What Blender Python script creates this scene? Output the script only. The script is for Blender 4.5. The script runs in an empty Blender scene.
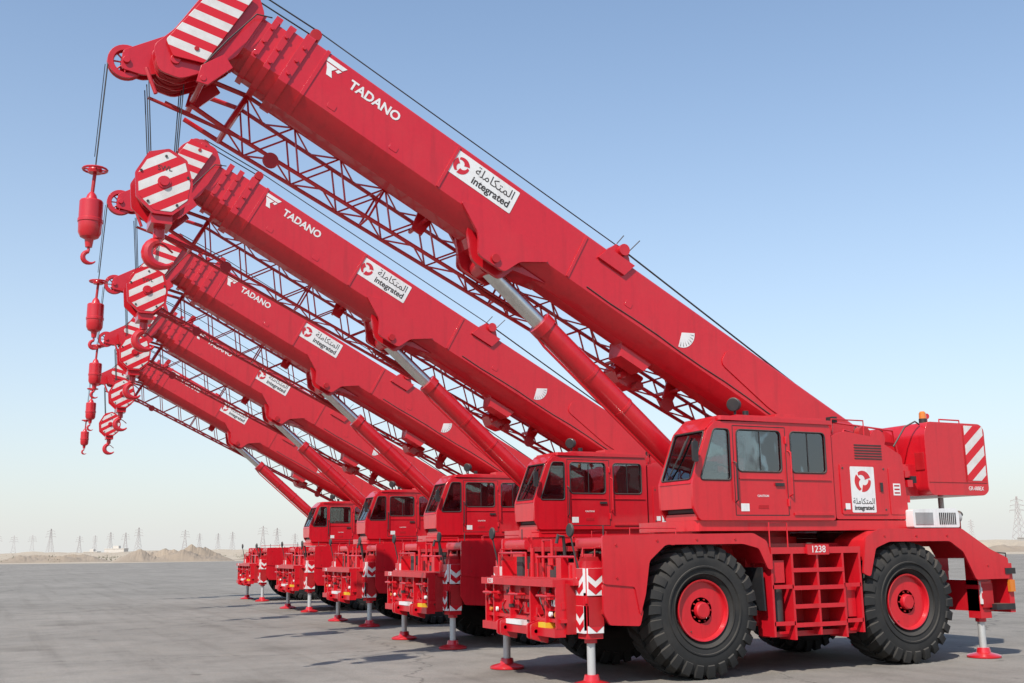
import bpy, bmesh, math, random
from mathutils import Vector, Matrix
from mathutils.geometry import tessellate_polygon
random.seed(7)
scene=bpy.context.scene
R=math.radians
# ---------------------------------------------------------------- materials
def newmat(name):
    m=bpy.data.materials.new(name); m.use_nodes=True
    nt=m.node_tree; b=nt.nodes['Principled BSDF']; return m,nt,b
def N(nt,t,**k):
    n=nt.nodes.new(t)
    for a,v in k.items(): setattr(n,a,v)
    return n
def ramp(nt,fac,stops):
    r=N(nt,'ShaderNodeValToRGB'); e=r.color_ramp.elements
    while len(e)<len(stops): e.new(.5)
    for i,(p,c) in enumerate(stops):
        e[i].position=p; e[i].color=(*c,1) if len(c)==3 else c
    nt.links.new(fac,r.inputs[0]); return r
def noise(nt,scale,detail=6,rough=.6,coord='Object',vec=None,stretch=None):
    tc=N(nt,'ShaderNodeTexCoord'); n=N(nt,'ShaderNodeTexNoise'); n.inputs['Scale'].default_value=scale
    n.inputs['Detail'].default_value=detail; n.inputs['Roughness'].default_value=rough
    src=vec if vec else tc.outputs[coord]
    if stretch:
        mp=N(nt,'ShaderNodeMapping'); mp.inputs['Scale'].default_value=stretch; nt.links.new(src,mp.inputs[0]); src=mp.outputs[0]
    nt.links.new(src,n.inputs['Vector']); return n
def mix(nt,fac,a,b,mode='MIX'):
    m=N(nt,'ShaderNodeMix',data_type='RGBA',blend_type=mode)
    for s,v in ((0,fac),(6,a),(7,b)):
        if hasattr(v,'is_linked') or hasattr(v,'links'): nt.links.new(v,m.inputs[s])
        else: m.inputs[s].default_value=v if s==0 else ((*v,1) if len(v)==3 else v)
    return m.outputs[2]
def paint(name,col,rough=.32,coat=.3,dust=.12,dustcol=(.4,.26,.19),metal=0.0,bump=.03):
    m,nt,b=newmat(name)
    n1=noise(nt,1.3,8,.65); n2=noise(nt,14,5,.6)
    r1=ramp(nt,n1.outputs[0],[(.45,(0,0,0)),(.75,(1,1,1))])
    mm=N(nt,'ShaderNodeMath',operation='MULTIPLY'); nt.links.new(r1.outputs[0],mm.inputs[0]); mm.inputs[1].default_value=dust
    g=N(nt,'ShaderNodeNewGeometry'); sx=N(nt,'ShaderNodeSeparateXYZ'); nt.links.new(g.outputs['Normal'],sx.inputs[0])
    mu=N(nt,'ShaderNodeMath',operation='MULTIPLY',use_clamp=True); nt.links.new(sx.outputs[2],mu.inputs[0]); mu.inputs[1].default_value=dust*2.0
    ad=N(nt,'ShaderNodeMath',operation='ADD',use_clamp=True); nt.links.new(mm.outputs[0],ad.inputs[0]); nt.links.new(mu.outputs[0],ad.inputs[1])
    dark=tuple(c*.82 for c in col)
    c1=mix(nt,n2.outputs[0],col,dark)
    # run-down streaks
    n4=noise(nt,1.0,5,.6,stretch=(7,7,.6)); r4=ramp(nt,n4.outputs[0],[(.5,(1,1,1)),(.72,(.8,.78,.78))]); c1=mix(nt,.8,c1,r4.outputs[0],'MULTIPLY')
    c2=mix(nt,ad.outputs[0],c1,dustcol)
    nt.links.new(c2,b.inputs['Base Color'])
    rr=N(nt,'ShaderNodeMapRange'); nt.links.new(n1.outputs[0],rr.inputs[0]); rr.inputs[3].default_value=rough-.1; rr.inputs[4].default_value=rough+.18
    nt.links.new(rr.outputs[0],b.inputs['Roughness'])
    b.inputs['Coat Weight'].default_value=coat; b.inputs['Coat Roughness'].default_value=.06
    b.inputs['Metallic'].default_value=metal; b.inputs['Specular IOR Level'].default_value=.45
    bp=N(nt,'ShaderNodeBump'); bp.inputs['Strength'].default_value=bump; bp.inputs['Distance'].default_value=.02
    n3=noise(nt,2.2,2,.5); nt.links.new(n3.outputs[0],bp.inputs['Height']); nt.links.new(bp.outputs[0],b.inputs['Normal'])
    return m
RED=(.59,.007,.017)
M={}
M['red']=paint('red_paint',RED,.32,.5,.03)
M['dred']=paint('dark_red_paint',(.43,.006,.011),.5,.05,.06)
M['white']=paint('white_paint',(.78,.77,.75),.45,.1,.1)
M['grey']=paint('grey_paint',(.3,.3,.3),.5,.05,.2)
M['black']=paint('black_plastic',(.018,.018,.02),.5,.05,.12)
M['dark']=paint('dark_steel',(.04,.037,.037),.55,.0,.15)
M['rubber']=paint('tyre_rubber',(.016,.0155,.015),.75,.0,.14,(.17,.145,.12))
M['silver']=paint('chrome_rod',(.75,.74,.72),.25,.0,.03,metal=1.0)
M['galv']=paint('pale_steel',(.55,.55,.53),.4,.0,.15,metal=.3)
M['cable']=paint('wire_rope',(.05,.05,.05),.5,.0,.05,metal=.5)
M['amber']=paint('amber_lens',(.7,.2,.02),.2,.5,.02)
M['yellow']=paint('yellow_label',(.75,.5,.03),.5,.1,.05)
M['seat']=paint('seat_fabric',(.1,.1,.11),.9,.0,.05)
M['trim']=paint('cab_lining',(.3,.3,.29),.8,.0,.05)
def stripes(name,sx,sz,freq,off=0):
    m,nt,b=newmat(name); tc=N(nt,'ShaderNodeTexCoord'); s=N(nt,'ShaderNodeSeparateXYZ'); nt.links.new(tc.outputs['Object'],s.inputs[0])
    a=N(nt,'ShaderNodeMath',operation='MULTIPLY_ADD'); nt.links.new(s.outputs[0],a.inputs[0]); a.inputs[1].default_value=sx*freq; a.inputs[2].default_value=off
    c=N(nt,'ShaderNodeMath',operation='MULTIPLY_ADD'); nt.links.new(s.outputs[2],c.inputs[0]); c.inputs[1].default_value=sz*freq; nt.links.new(a.outputs[0],c.inputs[2])
    f=N(nt,'ShaderNodeMath',operation='FRACT'); nt.links.new(c.outputs[0],f.inputs[0])
    g=N(nt,'ShaderNodeMath',operation='GREATER_THAN'); nt.links.new(f.outputs[0],g.inputs[0]); g.inputs[1].default_value=.5
    n=noise(nt,5,6); w=mix(nt,n.outputs[0],(.78,.76,.74),(.5,.44,.4))
    nt.links.new(mix(nt,g.outputs[0],w,RED),b.inputs['Base Color']); b.inputs['Roughness'].default_value=.4
    return m
M['stripeA']=stripes('red_white_stripes',-.25,.97,3.7)
M['stripeB']=stripes('red_white_stripes_diag',.5,.86,4.2)
M['stripeC']=stripes('red_white_stripes_steep',.62,.78,3.6)
m,nt,b=newmat('cab_glass'); nt.nodes.remove(b); out=nt.nodes['Material Output']
tr=N(nt,'ShaderNodeBsdfTransparent'); tr.inputs[0].default_value=(.6,.66,.65,1); gl=N(nt,'ShaderNodeBsdfGlossy'); gl.inputs['Roughness'].default_value=.02; gl.inputs[0].default_value=(.9,.95,1,1)
fr=N(nt,'ShaderNodeFresnel'); fr.inputs[0].default_value=1.6; mr=N(nt,'ShaderNodeMapRange'); nt.links.new(fr.outputs[0],mr.inputs[0]); mr.inputs[3].default_value=.1; mr.inputs[4].default_value=1.0
gb=N(nt,'ShaderNodeBump'); gb.inputs['Strength'].default_value=.06; gb.inputs['Distance'].default_value=.05; gn=noise(nt,1.6,2,.5); nt.links.new(gn.outputs[0],gb.inputs['Height']); nt.links.new(gb.outputs[0],gl.inputs['Normal'])
mx=N(nt,'ShaderNodeMixShader')
nt.links.new(mr.outputs[0],mx.inputs[0]); nt.links.new(tr.outputs[0],mx.inputs[1]); nt.links.new(gl.outputs[0],mx.inputs[2]); nt.links.new(mx.outputs[0],out.inputs[0]); M['glass']=m
MK=list(M.keys())
# ---------------------------------------------------------------- mesh helper
class Part:
    def __init__(s,name): s.name=name; s.v=[]; s.f=[]; s.m=[]
    def add(s,vs,fs,mat):
        o=len(s.v); s.v+= [tuple(v) for v in vs]
        for f in fs: s.f.append([i+o for i in f]); s.m.append(MK.index(mat))
    def slab(s,outer,c0,c1,mat,F,holes=()):
        loops=[list(outer)]+[list(h) for h in holes]; flat=[p for l in loops for p in l]; n=len(flat)
        vs=[F(a,b,c0) for a,b in flat]+[F(a,b,c1) for a,b in flat]; fs=[]
        if holes:
            tris=tessellate_polygon([[Vector((a,b,0)) for a,b in l] for l in loops])
            for t in tris: fs.append(list(t)); fs.append([i+n for i in reversed(t)])
        else:
            fs.append(list(range(n))); fs.append(list(range(2*n-1,n-1,-1)))
        o=0
        for l in loops:
            k=len(l)
            for i in range(k): j=(i+1)%k; fs.append([o+i,o+j,n+o+j,n+o+i])
            o+=k
        s.add(vs,fs,mat)
    def box(s,x0,x1,y0,y1,z0,z1,mat='red',F=None):
        F=F or (lambda a,b,c:(a,b,c)); s.slab([(x0,y0),(x1,y0),(x1,y1),(x0,y1)],z0,z1,mat,F)
    def cyl(s,p0,p1,r0,mat='red',r1=None,n=16):
        s.tube([p0,p1],[r0,r0 if r1 is None else r1],mat,n)
    def tube(s,pts,r,mat='red',n=8):
        pts=[Vector(p) for p in pts]
        if not isinstance(r,(list,tuple)): r=[r]*len(pts)
        vs=[];up=None
        for i,p in enumerate(pts):
            d=(pts[min(i+1,len(pts)-1)]-pts[max(i-1,0)]).normalized()
            if up is None: up=Vector((0,0,1)) if abs(d.z)<.9 else Vector((1,0,0))
            a=d.cross(up).normalized(); b=a.cross(d).normalized(); up=b
            for k in range(n):
                t=2*math.pi*k/n; vs.append(p+(a*math.cos(t)+b*math.sin(t))*r[i])
        fs=[]
        for i in range(len(pts)-1):
            for k in range(n):
                k2=(k+1)%n; fs.append([i*n+k,i*n+k2,(i+1)*n+k2,(i+1)*n+k])
        fs.append(list(range(n))[::-1]); fs.append([(len(pts)-1)*n+k for k in range(n)])
        s.add(vs,fs,mat)
    def lathe(s,o,axis,prof,mat,n=32,cap=True):
        o=Vector(o); ax=Vector(axis).normalized(); up=Vector((0,0,1)) if abs(ax.z)<.9 else Vector((1,0,0))
        a=ax.cross(up).normalized(); b=ax.cross(a); vs=[]
        for (h,r) in prof:
            for k in range(n):
                t=2*math.pi*k/n; vs.append(o+ax*h+(a*math.cos(t)+b*math.sin(t))*max(r,.0005))
        fs=[]
        for i in range(len(prof)-1):
            for k in range(n):
                k2=(k+1)%n; fs.append([i*n+k,i*n+k2,(i+1)*n+k2,(i+1)*n+k])
        if cap: fs.append(list(range(n))[::-1]); fs.append([(len(prof)-1)*n+k for k in range(n)])
        s.add(vs,fs,mat)
    def mesh(s,bevel=True):
        me=bpy.data.meshes.new(s.name); me.from_pydata(s.v,[],s.f)
        for k in MK: me.materials.append(M[k])
        for p,mi in zip(me.polygons,s.m): p.material_index=mi
        bm=bmesh.new(); bm.from_mesh(me); bmesh.ops.recalc_face_normals(bm,faces=bm.faces); bm.to_mesh(me); bm.free()
        for p in me.polygons: p.use_smooth=True
        me.set_sharp_from_angle(angle=R(26)); return me
XZ=lambda a,b,c:(a,c,b)
YZ=lambda a,b,c:(c,a,b)
XY=lambda a,b,c:(a,b,c)
def rrect(x0,x1,z0,z1,r=.07,n=3):
    pts=[]
    for cx,cz,a0 in ((x1-r,z1-r,0),(x0+r,z1-r,90),(x0+r,z0+r,180),(x1-r,z0+r,270)):
        for i in range(n+1):
            a=R(a0+90*i/n); pts.append((cx+r*math.cos(a),cz+r*math.sin(a)))
    return pts
def rpoly(pts,r=.06,n=3):
    out=[];k=len(pts)
    for i in range(k):
        p=Vector(pts[i]);a=Vector(pts[i-1]);b=Vector(pts[(i+1)%k])
        d1=(a-p);d2=(b-p);rr=min(r,d1.length*.45,d2.length*.45);A=p+d1.normalized()*rr;B=p+d2.normalized()*rr
        for j in range(n+1):
            t=j/n; q=A*(1-t)**2+p*2*t*(1-t)+B*t*t; out.append((q.x,q.y))
    return out
def ngon(cx,cz,r,n=24,a0=0): return [(cx+r*math.cos(2*math.pi*i/n+a0),cz+r*math.sin(2*math.pi*i/n+a0)) for i in range(n)]
AL=R(28.2); CA,SA=math.cos(AL),math.sin(AL)
def BP(s,t,y): return (-1.48+s*CA-t*SA, y, 4.32+s*SA+t*CA)
def BF(a,b,c): return BP(a,b,c)
def BX(a,b,c): return BP(c,b,a)
parts=[]
# ---------------------------------------------------------------- boom
P=Part('boom'); parts.append(P)
def sec(h,t0,t1):
    return [(-h+.02,t1),(h-.02,t1),(h,t1-.03),(h,t0+.27),(h-.13,t0+.09),(h-.27,t0),(-h+.27,t0),(-h+.13,t0+.09),(-h,t0+.27),(-h,t1-.03)]
E=10.75
P.slab(sec(.42,-1.0,.12),-1.05,E,'red',BX)
P.slab(sec(.45,-1.03,.15),E-.14,E+.01,'red',BX); P.slab(sec(.435,-1.015,.135),E-.42,E-.36,'red',BX)
P.slab(sec(.385,-.95,.075),E-.05,E+.27,'red',BX)
P.slab(sec(.415,-.985,.11),E+.18,E+.28,'red',BX)
P.slab(sec(.35,-.9,.035),E+.25,E+.5,'red',BX)
P.slab(sec(.38,-.93,.075),E+.42,E+.51,'red',BX)
P.slab(sec(.32,-.86,0),E+.45,E+.8,'red',BX)
P.slab(sec(.345,-.88,.04),E+.62,E+.72,'red',BX)
for s,h in ((E-.07,.45),(E+.23,.415),(E+.465,.38)):   # wear-pad adjusters on the collars
    for t in (-.1,-.35,-.6): P.cyl(BP(s,t,h),BP(s,t,h+.03),.03,'red',n=8)
    for y in (-.2,.2): P.slab([(s-.06,.1),(s+.05,.1),(s+.05,.2),(s-.06,.2)],y-.06,y+.06,'red',BF)
for y in (.42,-.44):
    P.slab(rpoly([(-1.0,.06),(1.6,.06),(2.2,-.15),(2.2,-.42),(1.0,-.6),(-1.0,-.6)],.1),y,y+.02,'red',BF)
    P.slab(rpoly([(5.75,-.7),(6.25,-.58),(7.15,-.58),(7.5,-.7),(7.0,-1.0),(6.85,-1.3),(6.35,-1.3),(6.2,-1.0)],.07),y-.02,y+.04,'red',BF)
    for s in (5.35,7.9): P.slab([(s,-.72),(s,.08),(s+.05,.08),(s+.05,-.72)],y,y+.018,'red',BF)
P.slab([(7.1,-.96),(5.6,-.96),(6.2,-1.1),(6.95,-1.12)],-.26,.26,'red',BF)
P.slab(rpoly([(6.1,-.9),(7.2,-.9),(6.85,-1.36),(6.3,-1.36)],.1),.2,.27,'red',BF)
P.slab(rpoly([(6.1,-.9),(7.2,-.9),(6.85,-1.36),(6.3,-1.36)],.1),-.27,-.2,'red',BF)
P.cyl(BP(6.58,-1.2,-.5),BP(6.58,-1.2,.5),.07,'dred')
P.cyl(BP(-.85,-.55,-.62),BP(-.85,-.55,.62),.14,'red')
P.slab([(4.45,.12),(4.95,.12),(4.85,.3),(4.6,.3)],.1,.42,'red',BF)
P.slab([(4.4,.14),(4.95,.14),(5.05,-.12),(4.5,-.12)],.42,.47,'red',BF)
P.cyl(BP(4.7,.26,.0),BP(4.7,.26,.5),.1,'red'); P.cyl(BP(4.6,.3,.44),BP(4.5,.6,.44),.009,'black',n=6); P.cyl(BP(4.85,.3,.44),BP(4.8,.5,.44),.009,'black',n=6)
P.slab([(8.1,.12),(8.35,.12),(8.35,.24),(8.1,.24)],-.1,.1,'red',BF)
P.slab([(E-.2,.12),(E,.12),(E-.05,.36),(E-.15,.36)],-.2,.2,'red',BF)
P.cyl(BP(E-.1,.33,-.25),BP(E-.1,.33,.25),.09,'dred')
P.slab([(3.2,-.95),(3.9,-.95),(3.8,-1.2),(3.3,-1.2)],-.3,.1,'red',BF)
fan=[(3.1,-.36)]+[(3.1+.26*math.cos(R(a)),-.36+.26*math.sin(R(a))) for a in range(150,261,10)]
P.slab(fan,.421,.425,'white',BF)
for a in range(160,256,15): P.slab([(3.1+.16*math.cos(R(a)),-.36+.16*math.sin(R(a))),(3.1+.24*math.cos(R(a)),-.36+.24*math.sin(R(a))),(3.1+.24*math.cos(R(a+3)),-.36+.24*math.sin(R(a+3)))],.426,.428,'dark',BF)
for s,t in ((1.4,-.3),(4.2,-.5),(8.8,-.6),(9.9,-.62)): P.slab(rrect(s-.07,s+.07,t-.05,t+.05,.02),.42,.428,'red',BF)
P.tube([BP(-.5+i*.5,-.67+.012*math.sin(i*1.7),.43) for i in range(12)],.009,'dark',6)
# ---------------------------------------------------------------- boom head
H=Part('boom_head'); parts.append(H)
head=rpoly([(11.4,.02),(11.65,.26),(12.1,.22),(12.25,-.1),(12.3,-1.0),(12.4,-1.4),(12.15,-1.68),(11.85,-1.6),(11.6,-1.25),(11.4,-.8)],.08)
for y0,y1 in ((.33,.37),(-.37,-.33),(.11,.135),(-.135,-.11)):
    H.slab(head,y0,y1,'red',BF)
plate=rpoly([(11.66,.14),(12.16,.12),(12.3,-1.24),(12.1,-1.4),(11.7,-1.22)],.03)
H.slab(plate,.42,.44,'stripeA',BF); H.slab(plate,-.44,-.42,'stripeA',BF)
for a in (.0,-1.1): H.cyl(BP(11.9,a,-.43),BP(11.9,a,.455),.035,'dred')
H.slab([(11.45,-.8),(11.65,-.8),(11.65,0.05),(11.45,0.05)],-.33,.33,'red',BF)
def sheave(P,s,t,y,r,w=.05,F=BP,mat='dred'):
    o=Vector(F(s,t,y)); P.lathe(o,(0,1,0),[(-w/2,r*.2),(-w/2,r),(-w/4,r),(0,r*.88),(w/4,r),(w/2,r),(w/2,r*.2)],mat,28)
for y in (-.26,-.18,-.06,.06,.18,.26):
    sheave(H,12.05,-1.4,y,.26)
for y in (-.2,.0,.2): sheave(H,11.9,.16,y,.18)
H.cyl(BP(12.05,-1.4,-.4),BP(12.05,-1.4,.4),.07,'red'); H.cyl(BP(11.9,.16,-.4),BP(11.9,.16,.4),.05,'red')
for y in (.06,-.12): H.slab(rpoly([(11.9,-.95),(12.35,-1.0),(12.72,-1.6),(12.6,-1.85),(12.3,-1.75),(11.9,-1.35)],.06),y,y+.03,'red',BF)
H.lathe(BP(12.6,-1.7,-.01),(0,1,0),[(-.06,.17),(-.06,.25),(-.03,.25),(0,.21),(.03,.25),(.06,.25),(.06,.17),(.03,.16),(-.03,.16),(-.06,.17)],'red',28,False)
for a in range(0,360,45):
    c=Vector(BP(12.6,-1.7,-.01)); d=Vector((math.cos(R(a)),0,math.sin(R(a)))); H.cyl(c+d*.04,c+d*.19,.014,'red',n=6)
H.cyl(BP(12.6,-1.7,-.16),BP(12.6,-1.7,.13),.05,'red')
H.cyl(BP(12.3,-1.75,.36),BP(12.0,-2.0,.36),.03,'red',n=8)
for ya,yb in ((-.5,-.45),(.45,.49)): H.slab([(11.55,-.95),(11.72,-1.3),(11.65,-1.55),(11.5,-1.5),(11.35,-1.05)],ya,yb,'red',BF)
H.cyl(BP(11.6,-1.45,-.8),BP(11.6,-1.45,.5),.045,'red')
H.tube([BP(11.3,.05,.38),BP(11.5,-.1,.47),BP(11.62,-.7,.47),BP(11.7,-1.25,.46)],.012,'black',6)
auxS=Vector(BP(12.6,-1.7,-.01)); auxX=auxS.x+.235
H.cyl(BP(12.5,-1.48,-.01),BP(11.95,.35,-.01),.013,'cable',n=6)
H.cyl(BP(11.95,.35,-.01),BP(E-.1,.42,-.01),.013,'cable',n=6)
H.cyl(BP(11.95,.35,.2),BP(E-.1,.42,.2),.013,'cable',n=6)
H.cyl(BP(E-.1,.42,.2),BP(4.7,.36,.28),.011,'cable',n=6)
HX,HZ=9.86,6.98
for y in (-.22,.0,.22):
    for dx in (-.24,.24): H.cyl((HX+.03+dx,y,8.5),(HX+dx*.7,y*.8,HZ+.25),.009,'cable',n=6)
# ---------------------------------------------------------------- main hook block
K=Part('hook_block'); parts.append(K)
blk=rpoly([(HX-.39,HZ+.02),(HX-.3,HZ+.36),(HX-.05,HZ+.5),(HX+.22,HZ+.42),(HX+.39,HZ+.1),(HX+.36,HZ-.25),(HX+.13,HZ-.46),(HX-.13,HZ-.46),(HX-.36,HZ-.25)],.025)
blk2=[(HX+(a-HX)*.9,HZ+(b-HZ)*.9) for a,b in blk]
for y0,y1 in ((.26,.29),(-.29,-.26)): K.slab(blk,y0,y1,'red',XZ)
K.slab(blk2,.29,.296,'stripeB',XZ); K.slab(blk2,-.296,-.29,'stripeB',XZ)
for y in (-.2,-.07,.07,.2): K.slab(ngon(HX,HZ,.32,24),y-.03,y+.03,'dred',XZ)
K.cyl((HX,-.34,HZ),(HX,.34,HZ),.06,'red'); K.slab(ngon(HX,HZ,.09,16),.3,.31,'red',XZ)
for a in range(5): K.cyl((HX+.33*math.cos(R(a*72+20)),.29,HZ+.38*math.sin(R(a*72+20))),(HX+.33*math.cos(R(a*72+20)),.31,HZ+.38*math.sin(R(a*72+20))),.02,'dark',n=6)
K.box(HX-.14,HX+.14,-.24,.24,HZ-.58,HZ-.4,'red'); K.cyl((HX,0,HZ-.74),(HX,0,HZ-.5),.08,'red')
def hook(P,x,y,z,r,th,mat='red'):
    pts=[(x,y,z+r*1.7),(x,y,z+r*1.2)];rad=[th*.75,th*.85]
    for i in range(13):
        a=R(-250+70+70)  # placeholder, replaced below
        a=R(75-i*18.5); k=1+.12*max(0,i-8)/4
        pts.append((x-r*.18-r*k*math.cos(a)*-1+(-0.08*r if i>8 else 0),y,z+r*k*math.sin(a)))
        rad.append(th*(1+.35*math.sin(math.pi*i/9)) if i<9 else th*(1-.17*(i-8)))
    P.tube(pts,rad,mat,10)
hook(K,HX,0,HZ-.95,.18,.062)
K.tube([(HX-.2,0,HZ-.92),(HX-.08,0,HZ-.82),(HX+.02,0,HZ-.78)],.014,'dred',6)
# ---------------------------------------------------------------- aux hook
A=Part('auxiliary_hook'); parts.append(A)
z0=6.68; ax_=auxX+.1
A.cyl((auxX,0,auxS.z),(ax_,0,z0),.011,'cable',n=6)
A.cyl((auxX+.04,.05,auxS.z-.1),(auxX+.1,.05,7.3),.006,'cable',n=5)
A.lathe((ax_-.02,0,z0+.44),(0,0,1),[(-.04,.02),(-.04,.09),(0,.1),(.03,.09),(.03,.02)],'red',20)
A.tube([(ax_-.02+.16*math.cos(R(a)),.16*math.sin(R(a)),z0+.45) for a in range(0,361,24)],.016,'red',6)
for a in (0,90,180,270): A.cyl((ax_-.02,0,z0+.45),(ax_-.02+.16*math.cos(R(a)),.16*math.sin(R(a)),z0+.45),.012,'red',n=6)
A.cyl((ax_,0,z0+.06),(ax_-.02,0,z0+.4),.025,'dred',n=10)
A.lathe((ax_,0,z0),(0,0,-1),[(-.12,.03),(-.08,.06),(-.02,.08),(0,.145),(.02,.155),(.26,.155),(.27,.165),(.31,.165),(.32,.155),(.46,.15),(.52,.12),(.55,.06),(.66,.045)],'red',24)
hook(A,ax_,0,z0-.8,.08,.026)
# ---------------------------------------------------------------- jib lattice
J=Part('lattice_jib'); parts.append(J)
JS0,JS1=.9,11.0
def jp(s,corner):
    f=(s-JS0)/(JS1-JS0); d=.36+.3*f; w=.34+.2*f; yc=-.74; tt=-.74-.1*f
    return BP(s,(tt,tt,tt-d,tt-d)[corner],yc+(w/2,-w/2,w/2,-w/2)[corner])
nb=24
for c in range(4): J.cyl(jp(JS0,c),jp(JS1,c),.034,'red',n=8)
for i in range(nb):
    a=JS0+(JS1-JS0)*i/nb; b=JS0+(JS1-JS0)*(i+1)/nb
    for c0,c1 in ((0,2),(1,3),(0,1),(2,3)):
        if i%2: c0,c1=c1,c0
        J.cyl(jp(a,c0),jp(b,c1),.016,'red',n=6)
    if i%6==0:
        for c0,c1 in ((0,2),(1,3),(0,1),(2,3)): J.cyl(jp(a,c0),jp(a,c1),.02,'red',n=6)
for c0,c1 in ((0,2),(1,3),(0,1),(2,3)): J.cyl(jp(JS1,c0),jp(JS1,c1),.045,'red',n=8)
for c in range(4): J.cyl(jp(JS1,c),BP(11.6,(-1.0,-1.0,-1.5,-1.5)[c],-.74+(.3,-.3,.3,-.3)[c]),.04,'red',n=8)
J.cyl(BP(10.6,-1.62,-.1),BP(12.1,-1.92,-.1),.026,'dred',n=8); J.cyl(BP(10.9,-1.6,-.3),BP(11.9,-1.75,-.3),.025,'red',n=8)
J.slab([(.3,-.74),(1.0,-.72),(1.0,-1.12),(.3,-1.08)],-.92,-.56,'red',BF)
for s in (2.3,3.4,7.6):
    J.slab([(s,-1.15),(s+.2,-1.15),(s+.25,-.75),(s-.05,-.75)],-.5,-.46,'red',BF); J.cyl(BP(s+.1,-.97,-1.0),BP(s+.1,-.97,-.2),.035,'red',n=8)
J.slab(rpoly([(2.95,-1.02),(3.5,-1.02),(3.55,-1.2),(3.35,-1.36),(3.05,-1.32)],.06),-.9,-.5,'red',BF)
J.cyl(BP(3.05,-1.26,-.5),BP(3.05,-1.26,-.35),.08,'dred'); J.cyl(BP(3.4,-1.24,-.5),BP(3.4,-1.24,-.38),.06,'red')
sheave(J,2.4,-1.25,-.4,.12); sheave(J,10.2,-1.55,-.4,.12)
J.tube([BP(5.2,-1.28,-.5),BP(5.6,-1.36,-.5),BP(6.2,-1.38,-.5),BP(6.6,-1.34,-.5)],.04,'dred',8)
# ---------------------------------------------------------------- lift cylinder
L=Part('lift_cylinder'); parts.append(L)
pt=Vector(BP(6.58,-1.2,0)); pb=Vector((.55,0,2.62)); d=(pt-pb).normalized(); Ltot=(pt-pb).length
br=pt-d*1.32
L.cyl(pb,br,.19,'red',n=28); L.cyl(br-d*.14,br+d*.02,.215,'red',n=28); L.cyl(br,pt,.13,'silver',n=24)
L.cyl(pt-Vector((0,.17,0)),pt+Vector((0,.17,0)),.17,'red',n=20)
L.cyl(pb-Vector((0,.25,0)),pb+Vector((0,.25,0)),.2,'red',n=20)
n_=Vector((d.z,0,-d.x)); L.tube([pb+n_*.22+d*.4,br+n_*.24-d*.3,br+n_*.2-d*.05],.022,'red',8)
for k in (1.2,2.4,3.2): L.cyl(pb+d*k,pb+d*(k+.05),.2,'red',n=24)
# ---------------------------------------------------------------- cab
C=Part('operator_cab'); parts.append(C)
y0,y1=.47,1.42
prof=[(1.92,2.32),(2.03,2.5),(2.04,2.9),(1.72,3.72),(1.56,3.86),(-.7,3.9),(-.76,3.82),(-.76,2.32)]
w1=rrect(.3,1.17,3.08,3.74,.07); w2=rrect(-.62,.1,3.08,3.74,.07)
w3=rpoly([(1.89,2.94),(1.31,2.94),(1.31,3.74),(1.6,3.74)],.06)
side=rpoly(prof,.05,2)
for (a,b) in ((y1-.05,y1),(y0,y0+.05)): C.slab(side,a,b,'red',XZ,[w1,w2,w3])
for (a,b) in ((y1-.03,y1-.018),(y0+.018,y0+.03)):
    for w in (w1,w2,w3): C.slab(w,a,b,'glass',XZ)
def ring(P,pts,y,mat='black',r=.014):
    q=[(a,y,b) for a,b in pts]+[(pts[0][0],y,pts[0][1])]+[(pts[1][0],y,pts[1][1])]; P.tube(q,r,mat,6)
for w in (w1,w2,w3): ring(C,w,y1+.002)
C.box(.7,.715,y1-.016,y1-.008,3.1,3.72,'black'); C.box(-.27,-.255,y1-.016,y1-.008,3.1,3.72,'black')
C.slab(rpoly([(-.8,y0-.02),(1.5,y0-.02),(1.5,y1+.03),(-.8,y1+.03)],.08),3.88,3.95,'red',XY)
C.slab([(-.7,y0+.05),(1.1,y0+.05),(1.1,y1-.05),(-.7,y1-.05)],3.95,3.985,'red',XY)
C.box(-.76,1.95,y0+.05,y1-.05,2.32,2.42,'red')
C.slab([(y0+.05,2.42),(y1-.05,2.42),(y1-.05,3.88),(y0+.05,3.88)],-.755,-.7,'red',YZ,[rrect(y0+.15,y1-.15,3.1,3.7,.06)])
C.slab(rrect(y0+.15,y1-.15,3.1,3.7,.06),-.735,-.72,'glass',YZ)
C.box(1.98,2.035,y0+.05,y1-.05,2.5,2.9,'red')
C.box(-.69,1.9,y0+.052,y0+.06,2.44,3.05,'trim'); C.box(-.69,1.9,y1-.06,y1-.052,2.44,3.05,'trim'); C.box(-.69,1.4,y0+.06,y1-.06,3.84,3.87,'trim'); C.box(-.69,-.68,y0+.06,y1-.06,2.44,3.08,'trim')
f0=Vector((2.04,0,2.9)); f1=Vector((1.72,0,3.72)); fu=(f1-f0); fl=fu.length; fu.normalize(); fn=Vector((fu.z,0,-fu.x))
FW=lambda a,b,c:tuple(f0+fu*b+fn*c+Vector((0,a,0)))
wind=rrect(y0+.07,y1-.07,.05,fl-.02,.05)
C.slab([(y0+.05,-.02),(y1-.05,-.02),(y1-.05,fl+.04),(y0+.05,fl+.04)],-.05,0,'red',FW,[wind]); C.slab(wind,-.03,-.015,'glass',FW)
C.tube([FW(a,b,.004) for a,b in wind+wind[:2]],.013,'black',6)
C.slab([(1.74,3.72),(1.56,3.9),(1.45,3.95),(1.45,3.86),(1.66,3.7)],y0+.05,y1-.05,'red',XZ)
C.tube([FW(.75,.08,.02),FW(.9,.45,.03),FW(.95,.72,.025)],.012,'black',6); C.tube([FW(.9,.4,.02),FW(.99,.8,.02)],.016,'black',6)
for x in (1.24,.2): C.box(x-.007,x+.007,y1,y1+.003,2.4,3.8,'black')
for z in (2.4,3.8): C.box(.2,1.24,y1,y1+.003,z-.007,z+.007,'black')
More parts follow.
